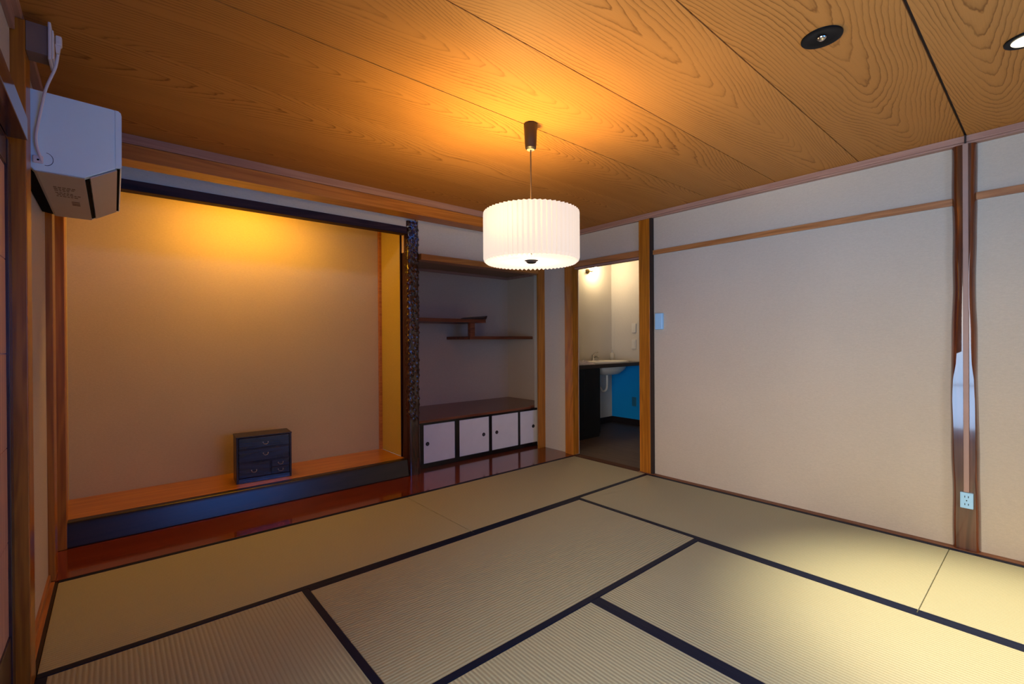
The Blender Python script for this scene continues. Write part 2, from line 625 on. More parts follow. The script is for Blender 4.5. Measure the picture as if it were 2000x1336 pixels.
# ceiling: boards with open joints
bm = new_bm()
edges = [-4.67, -4.2025, -3.735, -3.2675, -2.80, -2.3325, -1.865, -1.3975, -.905, -.43, .0]
for i in range(len(edges) - 1):
    g0 = .0048 if abs(edges[i] + 2.8) < .01 else .0024
    g1 = .0048 if abs(edges[i + 1] + 2.8) < .01 else .0024
    if i >= 7:
        g0 = .0009 if i > 7 else g0
        g1 = .0009
    box(bm, XL - .02, XR + .02, edges[i] + g0, edges[i + 1] - g1, ZC, ZC + .010)
struct('ceiling', bm, 'ceiling')
trim('gap', (XL - .10, XR + .02, -4.67, .0, ZC + .0102, ZC + .03), bevel=0)
# ceiling trims
trim('trim_y', (3.664, XR + .01, Y_END, -.022, 2.182, ZC - .0005), (3.672, XR + .008, Y_END, -.022, 2.172, 2.182))
trim('trim_y', (XL, -.008, Y_END, -.86, 2.182, ZC - .0005), (XL, -.022, Y_END, -.97, 2.135, 2.182))
trim('trim_y', (XL, -.008, -.848, -.022, 2.182, ZC - .0005))
trim('trim_x', (XL, 3.74, -.020, .001, 2.166, ZC - .0005))
# the honey-coloured beam over the edge of the mats
trim('beam_x', (XL, XR, -.012, .128, 2.086, 2.165), bevel=.002)
# front alcove ceiling
trim('roof', (XL, 4.05, .0015, 1.45, 2.30, 2.32))
# wall bands above the alcoves
bm = new_bm()
box(bm, XL, 2.10, .462, .50, 2.104, 2.30)
box(bm, 2.215, XR, .462, .50, 1.894, 2.30)
box(bm, 2.103, 2.21, .512, .55, 1.9, 2.30)
struct('wall_front_band', bm, 'band_plaster')
# dark lintel of the large alcove, honey lintel of the small one
trim('darkbeam', (.008, 2.094, .438, .516, 2.044, 2.105), bevel=.003)
trim('beam_x', (2.226, XR - .001, .432, .54, 1.843, 1.895), bevel=.002)

# large alcove (tokonoma)
bm = new_bm()
box(bm, XL - .1, 2.24, .985, 1.05, .0, 2.45)
struct('wall_alcove', bm, 'lamp_warmed_plaster')
bm = new_bm()
box(bm, 2.106, 2.190, .576, .984, .1405, 2.29)
struct('wall_alcove_side', bm, 'lamp_yellowed_plaster')
trim('beam_x', (2.082, 2.1055, .955, .984, .1405, 2.29), bevel=.001)       # thin corner strip
bm = new_bm()
box(bm, XL, -.014, .545, .984, .1405, 2.29)
struct('wall_alcove_left', bm, 'lamp_warmed_plaster')
trim('toko_floor', (XL, 2.105, .520, .984, .02, .140), bevel=.001)
# rounded dark sill in front of it
bm = new_bm()
prof = [(.52, .002), (.438, .002), (.437, .008), (.4415, .03), (.447, .055), (.4525, .08), (.458, .105), (.4630, .128), (.467, .1355), (.472, .1385), (.5195, .1395)]
prism(bm, prof, 'x', .0063, 2.097)
_trim[0] += 1
struct('trim_%d' % _trim[0], bm, 'ebony', smooth=True, angle=20)
# red plank along the alcoves, level with the mats
bm = new_bm()
box(bm, XL, XR + .04, .002, .60, -.08, .001, .001)
_trim[0] += 1
struct('trim_%d' % _trim[0], bm, 'jiita')

# posts
trim('post', (XL - .01, .0, -.962, -.852, .0012, 2.181), bevel=.003)          # left wall, next to the sliding door
trim('post', (XL - .01, -.010, .004, .125, .0015, 2.084), bevel=.003)         # left wall, corner of the mats
trim('post', (XL - .01, .006, .432, .542, .0015, 2.30), bevel=.003)          # left end of the dark sill
trim('post', (3.616, XR - .0005, .430, .455, .0015, 2.30), bevel=.002)             # right end of the small alcove
trim('post', (3.668, XR + .045, .0, .106, .0015, 2.164), bevel=.003)       # doorway, far post
trim('post', (3.672, XR + .045, -.872, -.765, .0015, 2.171), bevel=.003)          # doorway, near post
trim('gap', (3.672, XR, -.890, -.8725, .0015, 2.171), bevel=0)            # thin dark strip beside it
# doorway head
trim('rail_y', (3.680, XR + .045, -.764, -.001, 1.862, 1.915), bevel=.001)
trim('trim_y', (3.700, XR + .045, -.764, -.001, 1.845, 1.8615), bevel=.001)
# picture rails on the right wall
trim('rail_y', (3.692, XR, -2.762, -.8905, 1.860, 1.897), bevel=.001)
trim('rail_y', (3.692, XR, Y_END, -2.818, 1.872, 1.909), bevel=.001)
# head rail over the sliding doors on the left
trim('nageshi', (XL, .010, Y_END, -1.03, 1.772, 1.842), (XL - .05, XL - .001, Y_END, -.965, 1.772, 1.80), bevel=.002)
trim('darkbeam', (-.10, -.040, Y_END, -.965, .0, .055), bevel=.001)

# small alcove (niche with shelves): x to 4.0, y to 1.39
bm = new_bm()
box(bm, 2.24, 4.05, 1.39, 1.43, .0, 2.3)
struct('wall_niche', bm, 'light_warmed_plaster')
bm = new_bm()
box(bm, 4.0, 4.03, .60, 1.3895, .0, 2.3)
struct('wall_niche_right', bm, 'light_warmed_plaster')
bm = new_bm()
box(bm, 2.195, 2.225, .58, 1.3895, .0, 2.3)
struct('wall_niche_left', bm, 'light_warmed_plaster')
bm = new_bm()
box(bm, XR, 4.05, .56, .5995, .0, 2.3)
struct('wall_niche_return', bm, 'plaster')
trim('roof', (2.2255, 3.999, .545, 1.389, 1.935, 1.95), bevel=0)
trim('trim_x', (2.2255, 3.999, 1.370, 1.3895, 1.905, 1.934), (3.982, 3.9995, .60, 1.369, 1.905, 1.934), bevel=.001)

# ------------------------------------------------------------------ sliding door in the left wall
bm = new_bm()
box(bm, -.085, -.034, -1.015, -.9625, .056, 1.771, .002)
box(bm, -.085, -.046, -1.93, -1.88, .056, 1.771, .002)
box(bm, -.085, -.037, -1.88, -1.015, .056, .235, .002)
box(bm, -.085, -.037, -1.88, -1.015, 1.69, 1.771, .002)
dr = struct('door_1', bm, 'stile')
bm = new_bm()
zz = .235
for i in range(5):
    box(bm, -.060, -.042, -1.8795, -1.0155, zz + .001, zz + .290, .0015)
    zz += .291
obj('door_board', bm, 'koshi', dr)
ly0, ly1, lz0, lz1 = LWIN
bm = new_bm()
for k in range(3):
    yy = ly0 + (ly1 - ly0) * k / 2
    box(bm, -.085, -.046, yy - .022, yy + .022, .056, 1.771, .002)
for zz, h in ((.056, .07), (1.715, .056), (.60, .022)):
    box(bm, -.083, -.048, ly0 + .0225, ly1 - .0225, zz, zz + h, .002)
w = struct('door_2', bm, 'stile')
bm = new_bm()
box(bm, -.068, -.064, ly0 + .01, ly1 - .01, .06, 1.76)
obj('window_pane', bm, 'glass', w)
bm = new_bm()
box(bm, XL - .12, XL - .01, Y_END - .1, ly0 - .023, .0, 1.7995)
struct('wall_left_rear', bm, 'plaster')

# ------------------------------------------------------------------ tatami mats
GX = [.0, .885, 1.808, 2.736, 3.652]
YA, YB, YC, YD = -.868, -1.795, -2.735, -3.66
BD = .030


def mat(x0, x1, y0, y1, axis, label, skew=0.):
    t = thing('tatami_mat', ((x0 + x1) / 2, (y0 + y1) / 2, -.05), label, 'tatami mat', 'tatami mats covering the floor')
    g = .0012
    bm = new_bm()
    box(bm, x0 + g, x1 - g, y0 + g, y1 - g, -.05, .0, .003, seg=2)
    if skew:
        for v in bm.verts:
            if (v.co.x > (x0 + x1) / 2) == (skew > 0):
                v.co.x += abs(skew) * (v.co.y - (y0 + y1) / 2) / (y1 - y0) * 2
    obj('woven_surface', bm, 'tatami_' + axis, t)
    for s in (0, 1):
        bm = new_bm()
        if axis == 'x':
            a, b = (y0 + .0003, y0 + BD) if s == 0 else (y1 - BD, y1 - .0003)
            box(bm, x0 + g * 1.5, x1 - g * 1.5, a, b, -.02, .0016, .0004, seg=1)
        else:
            a, b = (x0 + .0003, x0 + BD) if s == 0 else (x1 - BD, x1 - .0003)
            box(bm, a, b, y0 + g * 1.5, y1 - g * 1.5, -.02, .0016, .0004, seg=1)
        obj('cloth_border', bm, 'border', t)
    return t


mat(.0, 1.830, YA, -.001, 'x', 'pale green tatami mat below the dark sill, at the left wall')
mat(1.832, 3.652, YA, -.001, 'x', 'tatami mat in front of the white cabinet doors and doorway')
mat(.885, 2.736, YB, YA, 'x', 'tatami mat in the middle of the floor, directly under the pendant lamp')
mat(2.736, 3.652, YC, YA, 'y', 'tatami mat along the plain right wall, between doorway and log column')
mat(2.736, 3.652, -4.61, YC, 'y', 'brightly lit tatami mat at the right edge, in front of the log column')
mat(1.808, 2.736, YD, YB, 'y', 'tatami mat in the right foreground, right of the wide blue border')
mat(.885, 1.808, YD, YB, 'y', 'tatami mat at the bottom centre, left of the wide blue border')
mat(.0, .885, YC, YA, 'y', 'tatami mat in the lower left foreground beside the left post')

# ------------------------------------------------------------------ carved alcove pillar
def carved_pillar():
    t = thing('alcove_pillar', (2.155, .505, .0), 'dark carved wooden pillar with knobbly glossy front between the two alcoves', 'pillar')
    rng = np.random.RandomState(3)
    nz = 540
    zs = np.linspace(.0015, 2.165, nz)
    # cross-section outline: only the front half bulges
    a, b = .055, .061
    nphi = 128
    ph = np.linspace(0, 2 * np.pi, nphi, endpoint=False)
    e = .42
    fine = np.linspace(0, 2 * np.pi, 4001)
    fx_ = np.sign(np.cos(fine)) * np.abs(np.cos(fine)) ** e * a
    fy_ = np.sign(np.sin(fine)) * np.abs(np.sin(fine)) ** e * b
    fl_ = np.concatenate([[0], np.cumsum(np.hypot(np.diff(fx_), np.diff(fy_)))])
    tot = fl_[-1]
    arc = np.linspace(0, tot, nphi, endpoint=False)
    cx = np.interp(arc, fl_, fx_)
    cy = np.interp(arc, fl_, fy_)
    tx, ty = np.roll(cx, -2) - np.roll(cx, 2), np.roll(cy, -2) - np.roll(cy, 2)
    tl = np.hypot(tx, ty)
    nxs, nys = ty / tl, -tx / tl
    Z, PH = np.meshgrid(zs, ph, indexing='ij')
    X = np.broadcast_to(cx, Z.shape).copy()
    Y = np.broadcast_to(cy, Z.shape).copy()
    A = np.broadcast_to(arc, Z.shape)
    knobs = []
    for _ in range(2600):
        z = rng.uniform(.47, 2.15)
        s = rng.uniform(0, tot)
        if all((z - k[0]) ** 2 + min(abs(s - k[1]), tot - abs(s - k[1])) ** 2 * 1.6 < 0 or
               ((z - k[0]) / 1.25) ** 2 + min(abs(s - k[1]), tot - abs(s - k[1])) ** 2 > (.0275) ** 2 for k in knobs):
            knobs.append((z, s, rng.uniform(.0095, .0125), rng.uniform(.0065, .0110)))
    D = np.zeros_like(Z)
    for z, s, w, h in knobs:
        ds = np.abs(A - s)
        ds = np.minimum(ds, tot - ds)
        D = np.maximum(D, h * np.exp(-(((Z - z) / (w * 1.25)) ** 2 + (ds / w) ** 2)))
    D += .0015 * np.sin(Z * 23) + .001 * np.sin(Z * 51 + 1)
    fade = np.clip((Z - .42) / .08, 0, 1)
    front = np.clip((-Y + .02) / .04, 0, 1)            # camera side (-y)
    D = D * fade * front
    # waisted foot: smoother and slightly wider at the bottom
    foot = .006 * np.clip((.5 - Z) / .5, 0, 1)
    nx = np.broadcast_to(nxs, Z.shape)
    ny = np.broadcast_to(nys, Z.shape)
    X2 = X + (D + foot) * nx + 2.160 + .006 * np.sin(Z * 3.1) * 0
    Y2 = Y + (D + foot) * ny + .506
    bm = new_bm()
    vs = [[bm.verts.new((X2[i, j], Y2[i, j], Z[i, j])) for j in range(nphi)] for i in range(nz)]
    for i in range(nz - 1):
        for j in range(nphi):
            k = (j + 1) % nphi
            f = bm.faces.new((vs[i][j], vs[i][k], vs[i + 1][k], vs[i + 1][j]))
            side = Y[i, j] > -.045 and X[i, j] < 0
            f.material_index = 1 if side else 0
    bm.faces.new(vs[0][::-1])
    bm.faces.new(vs[-1])
    obj('knobbly_shaft', bm, ['knob', 'knobside'], t, smooth=True, angle=60)
    # squared dark stop behind, against the alcove side wall
    bm = new_bm()
    box(bm, 2.097, 2.2, .5715, .578, .0015, 2.16, .002)
    obj('rear_board', bm, 'knobside', t)


carved_pillar()

# ------------------------------------------------------------------ log column on the right wall
def log_column():
    t = thing('log_column', (3.69, -2.79, .0), 'glossy reddish brown log column with wavy edges on the right wall', 'column')
    L = [(2.171, -2.742), (1.9, -2.743), (1.64, -2.746), (1.4, -2.745), (1.2, -2.741), (1.03, -2.737), (.8, -2.736), (.58, -2.735), (.47, -2.738), (.36, -2.741), (.2, -2.741), (.0012, -2.743)]
    R = [(2.171, -2.840), (1.84, -2.841), (1.73, -2.837), (1.52, -2.834), (1.3, -2.834), (1.19, -2.837), (1.0, -2.839), (.81, -2.840), (.70, -2.841), (.5, -2.847), (.33, -2.846), (.1, -2.849), (.0012, -2.851)]
    fl = [(2.171, .025), (1.6, .026), (1.3, .030), (1.1, .026), (1.0, .022), (.92, .012), (.80, .010), (.68, .012), (.55, .015), (.3, .016), (.0012, .016)]
    L.sort(); R.sort(); fl.sort()
    li = lambda T, z: float(np.interp(z, [q[0] for q in T], [q[1] for q in T]))
    bm = new_bm()
    rows = []
    N = 160
    for i in range(N):
        z = .0012 + (2.171 - .0012) * i / (N - 1)
        y0 = li(L, z) + .0012 * math.sin(z * 17)
        y1 = li(R, z) + .0012 * math.sin(z * 13 + 2)
        s = li(fl, z)
        xf = 3.668
        # outline from the far edge (y0) over the planed face to the near edge (y1)
        o = [(XR - .0005, y0 + .002), (3.699, y0), (3.688, y0 - s * .14), (3.678, y0 - s * .42), (3.671, y0 - s * .75), (xf, y0 - s),
             (xf - .0004, (y0 + y1) / 2), (xf, y1 + s * .8), (3.671, y1 + s * .6), (3.678, y1 + s * .33), (3.688, y1 + s * .1), (3.699, y1), (XR - .0005, y1 - .002)]
        rows.append([bm.verts.new((x, y, z)) for x, y in o])
    for a, b in zip(rows, rows[1:]):
        for j in range(len(a) - 1):
            f = bm.faces.new((a[j], a[j + 1], b[j + 1], b[j]))
            f.material_index = 1 if 5 <= j <= 6 else 0
        bm.faces.new((a[-1], a[0], b[0], b[-1]))
    bm.faces.new(rows[0])
    bm.faces.new(rows[-1][::-1])
    bmesh.ops.recalc_face_normals(bm, faces=bm.faces[:])
    obj('column_shaft', bm, ['log', 'log_face'], t, smooth=True, angle=25)


log_column()

# cable cover strip and socket on the column
bm = new_bm()
box(bm, 3.654, 3.6675, -2.811, -2.789, .316, 2.171, .002)
c = tag(obj('cable_cover', bm, 'mall'), 'narrow brown cable cover strip running down the log column', 'cable cover')
bm = new_bm()
box(bm, 3.650, 3.664, -2.8035, -2.7965, 2.1715, 2.2145, .001)
tag(obj('cable_clip', bm, 'canopy'), 'dark cable end above the log column at the ceiling', 'cable')

t = thing('wall_socket', (3.667, -2.802, .235), 'white double power socket low on the log column', 'power socket')
bm = new_bm()
box(bm, 3.648, 3.6672, -2.827, -2.776, .232, .3155, .003)
obj('cover_plate', bm, 'white', t)
bm = new_bm()
for zc in (.294, .254):
    for dy in (-.007, .007):
        box(bm, 3.6470, 3.6482, -2.8015 + dy - .0013, -2.8015 + dy + .0013, zc - .005, zc + .005)
lathe(bm, [(.0028, 3.6470), (.0028, 3.6482)], (0, -2.8015, .274), 'x', 12)
obj('socket_slots', bm, 'black', t)

# ------------------------------------------------------------------ light switch by the doorway
t = thing('light_switch', (XR, -.94, 1.29), 'white wall control box on the right wall beside the doorway post', 'switch')
bm = new_bm()
box(bm, 3.684, XR - .0005, -.982, -.912, 1.226, 1.362, .004)
obj('switch_box', bm, 'white', t)
bm = new_bm()
box(bm, 3.6825, 3.6845, -.974, -.920, 1.238, 1.35, .001)
obj('front_cover', bm, 'white', t)

# ------------------------------------------------------------------ air conditioner
t = thing('air_conditioner', (XL, -.47, 1.72), 'white wall mounted air conditioner above the left wall post', 'air conditioner')
ya, yb = -.846, -.10
bm = new_bm()
prism(bm, [(XL, 2.010), (.205, 2.004), (.219, 2.003), (.219, 1.786), (.134, 1.734), (.006, 1.734), (XL, 1.78)], 'y', ya, yb)
bmesh.ops.bevel(bm, geom=[e for e in bm.edges if abs(e.verts[0].co.y - e.verts[1].co.y) < 1e-5], offset=.002, segments=2, affect='EDGES')
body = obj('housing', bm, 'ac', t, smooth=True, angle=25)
bm = new_bm()
prism(bm, [(.2195, 2.003), (.229, 2.002), (.236, 1.996), (.238, 1.985), (.237, 1.797), (.234, 1.790), (.2195, 1.788)], 'y', ya, yb)
obj('front_panel', bm, 'ac', t, smooth=True, angle=40)
bm = new_bm()   # underside tray
prism(bm, [(.004, 1.7335), (.134, 1.7335), (.134, 1.7305), (.012, 1.7305)], 'y', ya + .004, yb - .002)
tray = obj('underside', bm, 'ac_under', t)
bm = new_bm()   # louvre
prism(bm, [(.148, 1.7395), (.222, 1.785), (.224, 1.782), (.150, 1.736)], 'y', ya + .008, yb - .02)
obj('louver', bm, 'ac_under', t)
bm = new_bm()
prism(bm, [(.1355, 1.7325), (.147, 1.7395), (.146, 1.7415), (.1345, 1.7345)], 'y', ya + .03, yb - .03)
prism(bm, [(.223, 1.7895), (.232, 1.7895), (.232, 1.7865), (.223, 1.7855)], 'y', ya + .006, yb - .03)
prism(bm, [(XL + .002, 1.775), (.003, 1.738), (.003, 1.7335), (XL + .002, 1.74)], 'y', ya + .05, yb - .02)
obj('air_slot', bm, 'black', t)
bm = new_bm()   # rows of faint print under the unit
rng = random.Random(5)
for k, (yc, n, off) in enumerate([(-.66, 5, 0), (-.635, 5, 0), (-.61, 4, 0), (-.575, 5, 0), (-.55, 6, .004), (-.52, 6, 0)]):
    x = .040 + off
    for j in range(n):
        wd = rng.uniform(.006, .011)
        box(bm, x, x + wd, yc - .006, yc + .006, 1.7299, 1.7304)
        x += wd + .003
for yc in (-.44, -.41, -.385):
    box(bm, .080, .105, yc - .008, yc + .008, 1.7299, 1.7304)
nt = obj('printed_notes', bm, 'print', tray)
nt['kind'] = 'stuff'
bm = new_bm()   # round knock-out outline on the side
pts = [(.036 + .018 * math.cos(a), ya - .0004, 1.776 + .022 * math.sin(a)) for a in np.linspace(-1.75, 1.5, 24)]
tube(bm, pts, .0007, 6)
obj('knockout_line', bm, 'black', body)
bm = new_bm()   # cord: plug outlet down to the side of the housing
P = [(.072, -.905, 2.128), (.070, -.905, 2.105), (.064, -.900, 2.075), (.052, -.893, 2.040), (.040, -.882, 2.005), (.030, -.866, 1.960), (.020, -.860, 1.900), (.013, -.858, 1.845), (.016, -.856, 1.805), (.024, -.853, 1.775), (.027, -.850, 1.762)]
tube(bm, catmull(P, 8), .0042, 10)
cord = obj('power_cord', bm, 'cord', t, smooth=True)
bm = new_bm()
box(bm, .067, .083, -.925, -.899, 2.148, 2.180, .004)
prism(bm, [(.066, 2.150), (.080, 2.150), (.076, 2.122), (.068, 2.122)], 'y', -.920, -.902)
obj('plug', bm, 'cord', cord)
bm = new_bm()
box(bm, .004, .030, -.8535, -.8462, 1.757, 1.783, .003)
lathe(bm, [(.003, -.8545), (.003, -.8536)], (.017, 0, 1.768), 'y', 12, mi=1)
obj('cord_clamp', bm, ['cord', 'black'], cord)

# outlet block near the ceiling
t = thing('outlet_block', (XL, -.90, 2.08), 'brown block with a white socket plate near the ceiling above the air conditioner', 'power socket')
bm = new_bm()
box(bm, .0005, .0515, -.9605, -.885, 2.086, 2.1815, .001)
obj('mounting_block', bm, 'box_brown', t)
for o_ in [bpy.data.objects[n] for n in ('mounting_block',)]:
    pass
bm = new_bm()
box(bm, .052, .060, -.968, -.878, 2.072, 2.196, .003)
box(bm, .0601, .0645, -.950, -.895, 2.085, 2.180, .002)
obj('socket_plate', bm, 'cord', t)

# ------------------------------------------------------------------ pendant lamp
LX, LY = 1.791, -1.420
t = thing('pendant_lamp', (LX, LY, 1.52), 'white pleated drum pendant lamp hanging from the wooden ceiling', 'lamp')
bm = new_bm()
N = 120
ZB, ZT, R0 = 1.524, 1.772, .2305


def pleat(prof, amp):
    rings = []
    for r, z, k in prof:
        rings.append([bm.verts.new((LX + (r + (k * amp if i % 2 else -k * amp)) * math.cos(2 * math.pi * i / N),
                                    LY + (r + (k * amp if i % 2 else -k * amp)) * math.sin(2 * math.pi * i / N), z + (0))) for i in range(N)])
    for a, b in zip(rings, rings[1:]):
        for i in range(N):
            bm.faces.new((a[i], a[(i + 1) % N], b[(i + 1) % N], b[i]))


pleat([(R0 - .001, ZT, 1.), (R0 + .001, ZT - .01, 1.), (R0 + .001, ZB + .02, 1.), (R0 - .004, ZB + .006, 1.)], .0070)
obj('lamp_shade', bm, 'shade', t)
bm = new_bm()
rings = []
for r, z, k in [(R0 - .002, ZB + .003, 1.), (.20, ZB + .005, .9), (.12, ZB + .009, .5), (.035, ZB + .012, .1)]:
    rings.append([bm.verts.new((LX + (r + (.007 if i % 2 else -.007) * (r > .21)) * math.cos(2 * math.pi * i / N), LY + (r + (.007 if i % 2 else -.007) * (r > .21)) * math.sin(2 * math.pi * i / N), z + (.006 * k if i % 2 else -.006 * k))) for i in range(N)])
for a, b in zip(rings, rings[1:]):
    for i in range(N):
        bm.faces.new((a[i], a[(i + 1) % N], b[(i + 1) % N], b[i]))
obj('bottom_diffuser', bm, 'shade_bottom', t)
bm = new_bm()
lathe(bm, [(.0, ZB - .001), (.020, ZB - .001), (.026, ZB + .004), (.026, ZB + .008), (.036, ZB + .0125), (.0, ZB + .014)], (LX, LY, 0), n=32)
obj('finial', bm, 'canopy', t, smooth=True)
bm = new_bm()
for k in range(3):
    a = k * 2 * math.pi / 3 + .4
    tube(bm, [(LX, LY, 1.765), (LX + .224 * math.cos(a), LY + .224 * math.sin(a), 1.765)], .0016, 6)
lathe(bm, [(.018, 1.70), (.018, 1.768), (.010, 1.778)], (LX, LY, 0), n=20)
tube(bm, [(LX, LY, 1.70), (LX, LY, 1.536)], .0025, 6)
obj('spider_frame', bm, 'canopy', t)
bm = new_bm()
tube(bm, [(LX, LY, 1.776), (LX, LY, 2.09)], .0032, 8)
obj('cord', bm, 'wire', t)
bm = new_bm()
lathe(bm, [(.0, 2.086), (.021, 2.087), (.027, 2.093), (.0295, 2.12), (.0335, 2.209), (.030, 2.2145), (.0, 2.2145)], (LX, LY, 0), n=36)
can = obj('canopy', bm, 'canopy', t, smooth=True)
bm = new_bm()
lathe(bm, [(.0, 2.0845), (.019, 2.0848), (.0195, 2.0858), (.0, 2.0859)], (LX, LY, 0), n=28)
obj('canopy_cap', bm, 'canopy_end', can)
BX, BY, BZ = LX - .115, LY - .015, 1.668
bm = new_bm()
bmesh.ops.create_uvsphere(bm, u_segments=20, v_segments=12, radius=.032, matrix=Matrix.Translation((BX, BY, BZ)))
tube(bm, [(BX + .02, BY + .012, BZ + .014), (LX - .01, LY - .006, 1.725)], .013, 10, mi=1)
obj('bulb', bm, ['bulb', 'canopy_end'], t, smooth=True)
light('POINT', 'pendant_light', (BX, BY, BZ + .045), 26., (1., .67, .19), .04)
light('POINT', 'pendant_light_low', (LX + .03, LY + .02, BZ - .05), 3.6, (1., .76, .56), .04)

# ------------------------------------------------------------------ ceiling downlights
def downlight(x, y, on, label):
    t = thing('downlight', (x, y, ZC), label, 'downlight', 'recessed downlights')
    bm = new_bm()
    lathe(bm, [(.0, ZC - .0008), (.012, ZC - .0012), (.042, ZC - .003), (.058, ZC - .006), (.063, ZC - .005), (.064, ZC - .0008)], (x, y, 0), n=40)
    obj('trim_ring', bm, 'dl_black', t, smooth=True, angle=50)
    bm = new_bm()
    if on:
        lathe(bm, [(.0, ZC - .0105), (.030, ZC - .0100), (.043, ZC - .0075), (.045, ZC - .0055), (.0, ZC - .0055)], (x, y, 0), n=36)
        obj('lens', bm, 'lens', t, smooth=True)
    else:
        lathe(bm, [(.0, ZC - .0135), (.006, ZC - .013), (.010, ZC - .010), (.014, ZC - .007), (.015, ZC - .0045), (.0, ZC - .0045)], (x, y, 0), n=30)
        obj('reflector_lamp', bm, 'chrome', t, smooth=True)
    return t


downlight(2.139, -2.571, False, 'black round recessed downlight, unlit, wholly in view on the ceiling')
downlight(2.722, -3.050, True, 'lit round downlight cut by the right edge of the photo')
light('SPOT', 'downlight_beam', (2.722, -3.05, ZC - .02), 270., (1., .80, .52), .04, rot=(0, 0, 0), spot_size=math.radians(58), spot_blend=.9)

# ------------------------------------------------------------------ alcove tube lamp hidden behind the dark lintel
t = thing('alcove_lamp', (.95, .60, 2.15), 'small warm tube lamp tucked behind the dark alcove lintel', 'lamp')
bm = new_bm()
box(bm, .50, 1.46, .517, .53, 2.19, 2.23, .003)
obj('lamp_holder', bm, 'white', t)
bm = new_bm()
tube(bm, [(.53, .548, 2.21), (1.43, .548, 2.21)], .014, 14)
obj('tube_bulb', bm, 'toko_bulb', t, smooth=True)
light('POINT', 'alcove_light', (.98, .60, 2.22), 5., (1., .47, .02), .05)
light('AREA', 'alcove_light_wide', (.98, .62, 2.185), 6., (1., .47, .02), shape='RECTANGLE', size_y=.05)
bpy.data.lights['alcove_light_wide'].size = .9

# ------------------------------------------------------------------ drawer chest in the alcove
def bail(bm, x, y, z, w=.032):
    pts = [(x - w / 2, y, z), (x - w * .42, y - .006, z - .008), (x - w * .2, y - .009, z - .013), (x + w * .2, y - .009, z - .013), (x + w * .42, y - .006, z - .008), (x + w / 2, y, z)]
    tube(bm, catmull(pts, 4), .0017, 8)
    for s in (-1, 1):
        lathe(bm, [(.0035, y - .002), (.0035, y + .001)], (x + s * w / 2, 0, z), 'y', 10)


t = thing('drawer_chest', (0, 0, 0), 'small blue-black lacquered chest of drawers on the orange alcove floor', 'chest of drawers')
W_, D_, H_ = .358, .185, .320
bm = new_bm()
box(bm, 0, .014, 0, D_, 0, H_, .0015)
box(bm, W_ - .014, W_, 0, D_, 0, H_, .0015)
box(bm, .0141, W_ - .0141, .012, D_, .0, .030, .001)
box(bm, .0141, W_ - .0141, D_ - .008, D_, .030, H_, .001)
obj('carcass', bm, 'chest_side', t)
bm = new_bm()
box(bm, -.002, W_ + .002, -.003, D_ + .001, H_ + .0003, H_ + .010, .002)
obj('chest_top', bm, 'chest_side', t)
bm = new_bm()
box(bm, .0145, W_ - .0145, .001, .0115, .0005, .032, .001)
for zz in (.139, .232):
    box(bm, .0145, W_ - .0145, .004, .0115, zz, zz + .006, .0005)
box(bm, .216, .222, .004, .0115, .0325, .1385, .0005)
obj('front_rails', bm, 'chest', t)
for (a, b, c0, c1, hx, hz) in [(.016, .342, .240, .316, .185, .276), (.016, .342, .147, .230, .185, .198), (.016, .214, .036, .137, .110, .085),
                               (.224, .342, .088, .137, .283, .116), (.224, .342, .036, .085, .283, .066)]:
    bm = new_bm()
    box(bm, a, b, .003, .12, c0, c1, .0018)
    d = obj('drawer', bm, 'chest', t)
    bm = new_bm()
    bail(bm, hx, .001, hz)
    obj('drawer_pull', bm, 'iron', d, smooth=True)
t.location = (.858, .624, .1405)
t.rotation_euler = (0, 0, -.075)

# ------------------------------------------------------------------ low cabinet in the niche
t = thing('low_cabinet', (3.0, .58, .001), 'low built-in cabinet with four white sliding doors in black frames', 'cabinet')
bm = new_bm()
box(bm, 2.226, 3.998, .606, 1.385, .0015, .408)
obj('body', bm, 'blackframe', t)
for o_ in ():
    pass
bm = new_bm()
prism(bm, [(2.226, .548), (3.611, .548), (3.611, .601), (3.998, .601), (3.998, 1.388), (2.226, 1.388)], 'z', .410, .432)
obj('top_board', bm, 'cabtop', t)
bm = new_bm()
box(bm, 2.226, 3.7095, .556, .605, .388, .4095, .001)
box(bm, 2.226, 3.7095, .556, .605, .0015, .040, .001)
box(bm, 2.647, 2.694, .558, .605, .040, .388, .001)
box(bm, 3.053, 3.085, .558, .605, .040, .388, .001)
box(bm, 3.440, 3.463, .558, .605, .040, .388, .001)
box(bm, 2.226, 2.310, .558, .605, .040, .388, .001)
obj('frame', bm, 'blackframe', t)
# px-measured pulls
for (a, b, hx) in [(2.311, 2.646, 2.352), (2.695, 3.052, 2.985), (3.086, 3.439, 3.150), (3.464, 3.708, 3.655)]:
    bm = new_bm()
    box(bm, a, b, .564, .580, .041, .387, .004)
    d = obj('sliding_door', bm, 'paper', t)
    bm = new_bm()
    lathe(bm, [(.0, .5628), (.011, .5628), (.014, .5610), (.0175, .5612), (.0185, .5638), (.0, .5638)], (hx, 0, .215), 'y', 24)
    p = obj('pull', bm, 'pull', d, smooth=True)
    bm = new_bm()
    box(bm, hx - .004, hx + .004, .5600, .5608, .205, .225, .0003)
    obj('pull_centre', bm, 'pull_in', p)

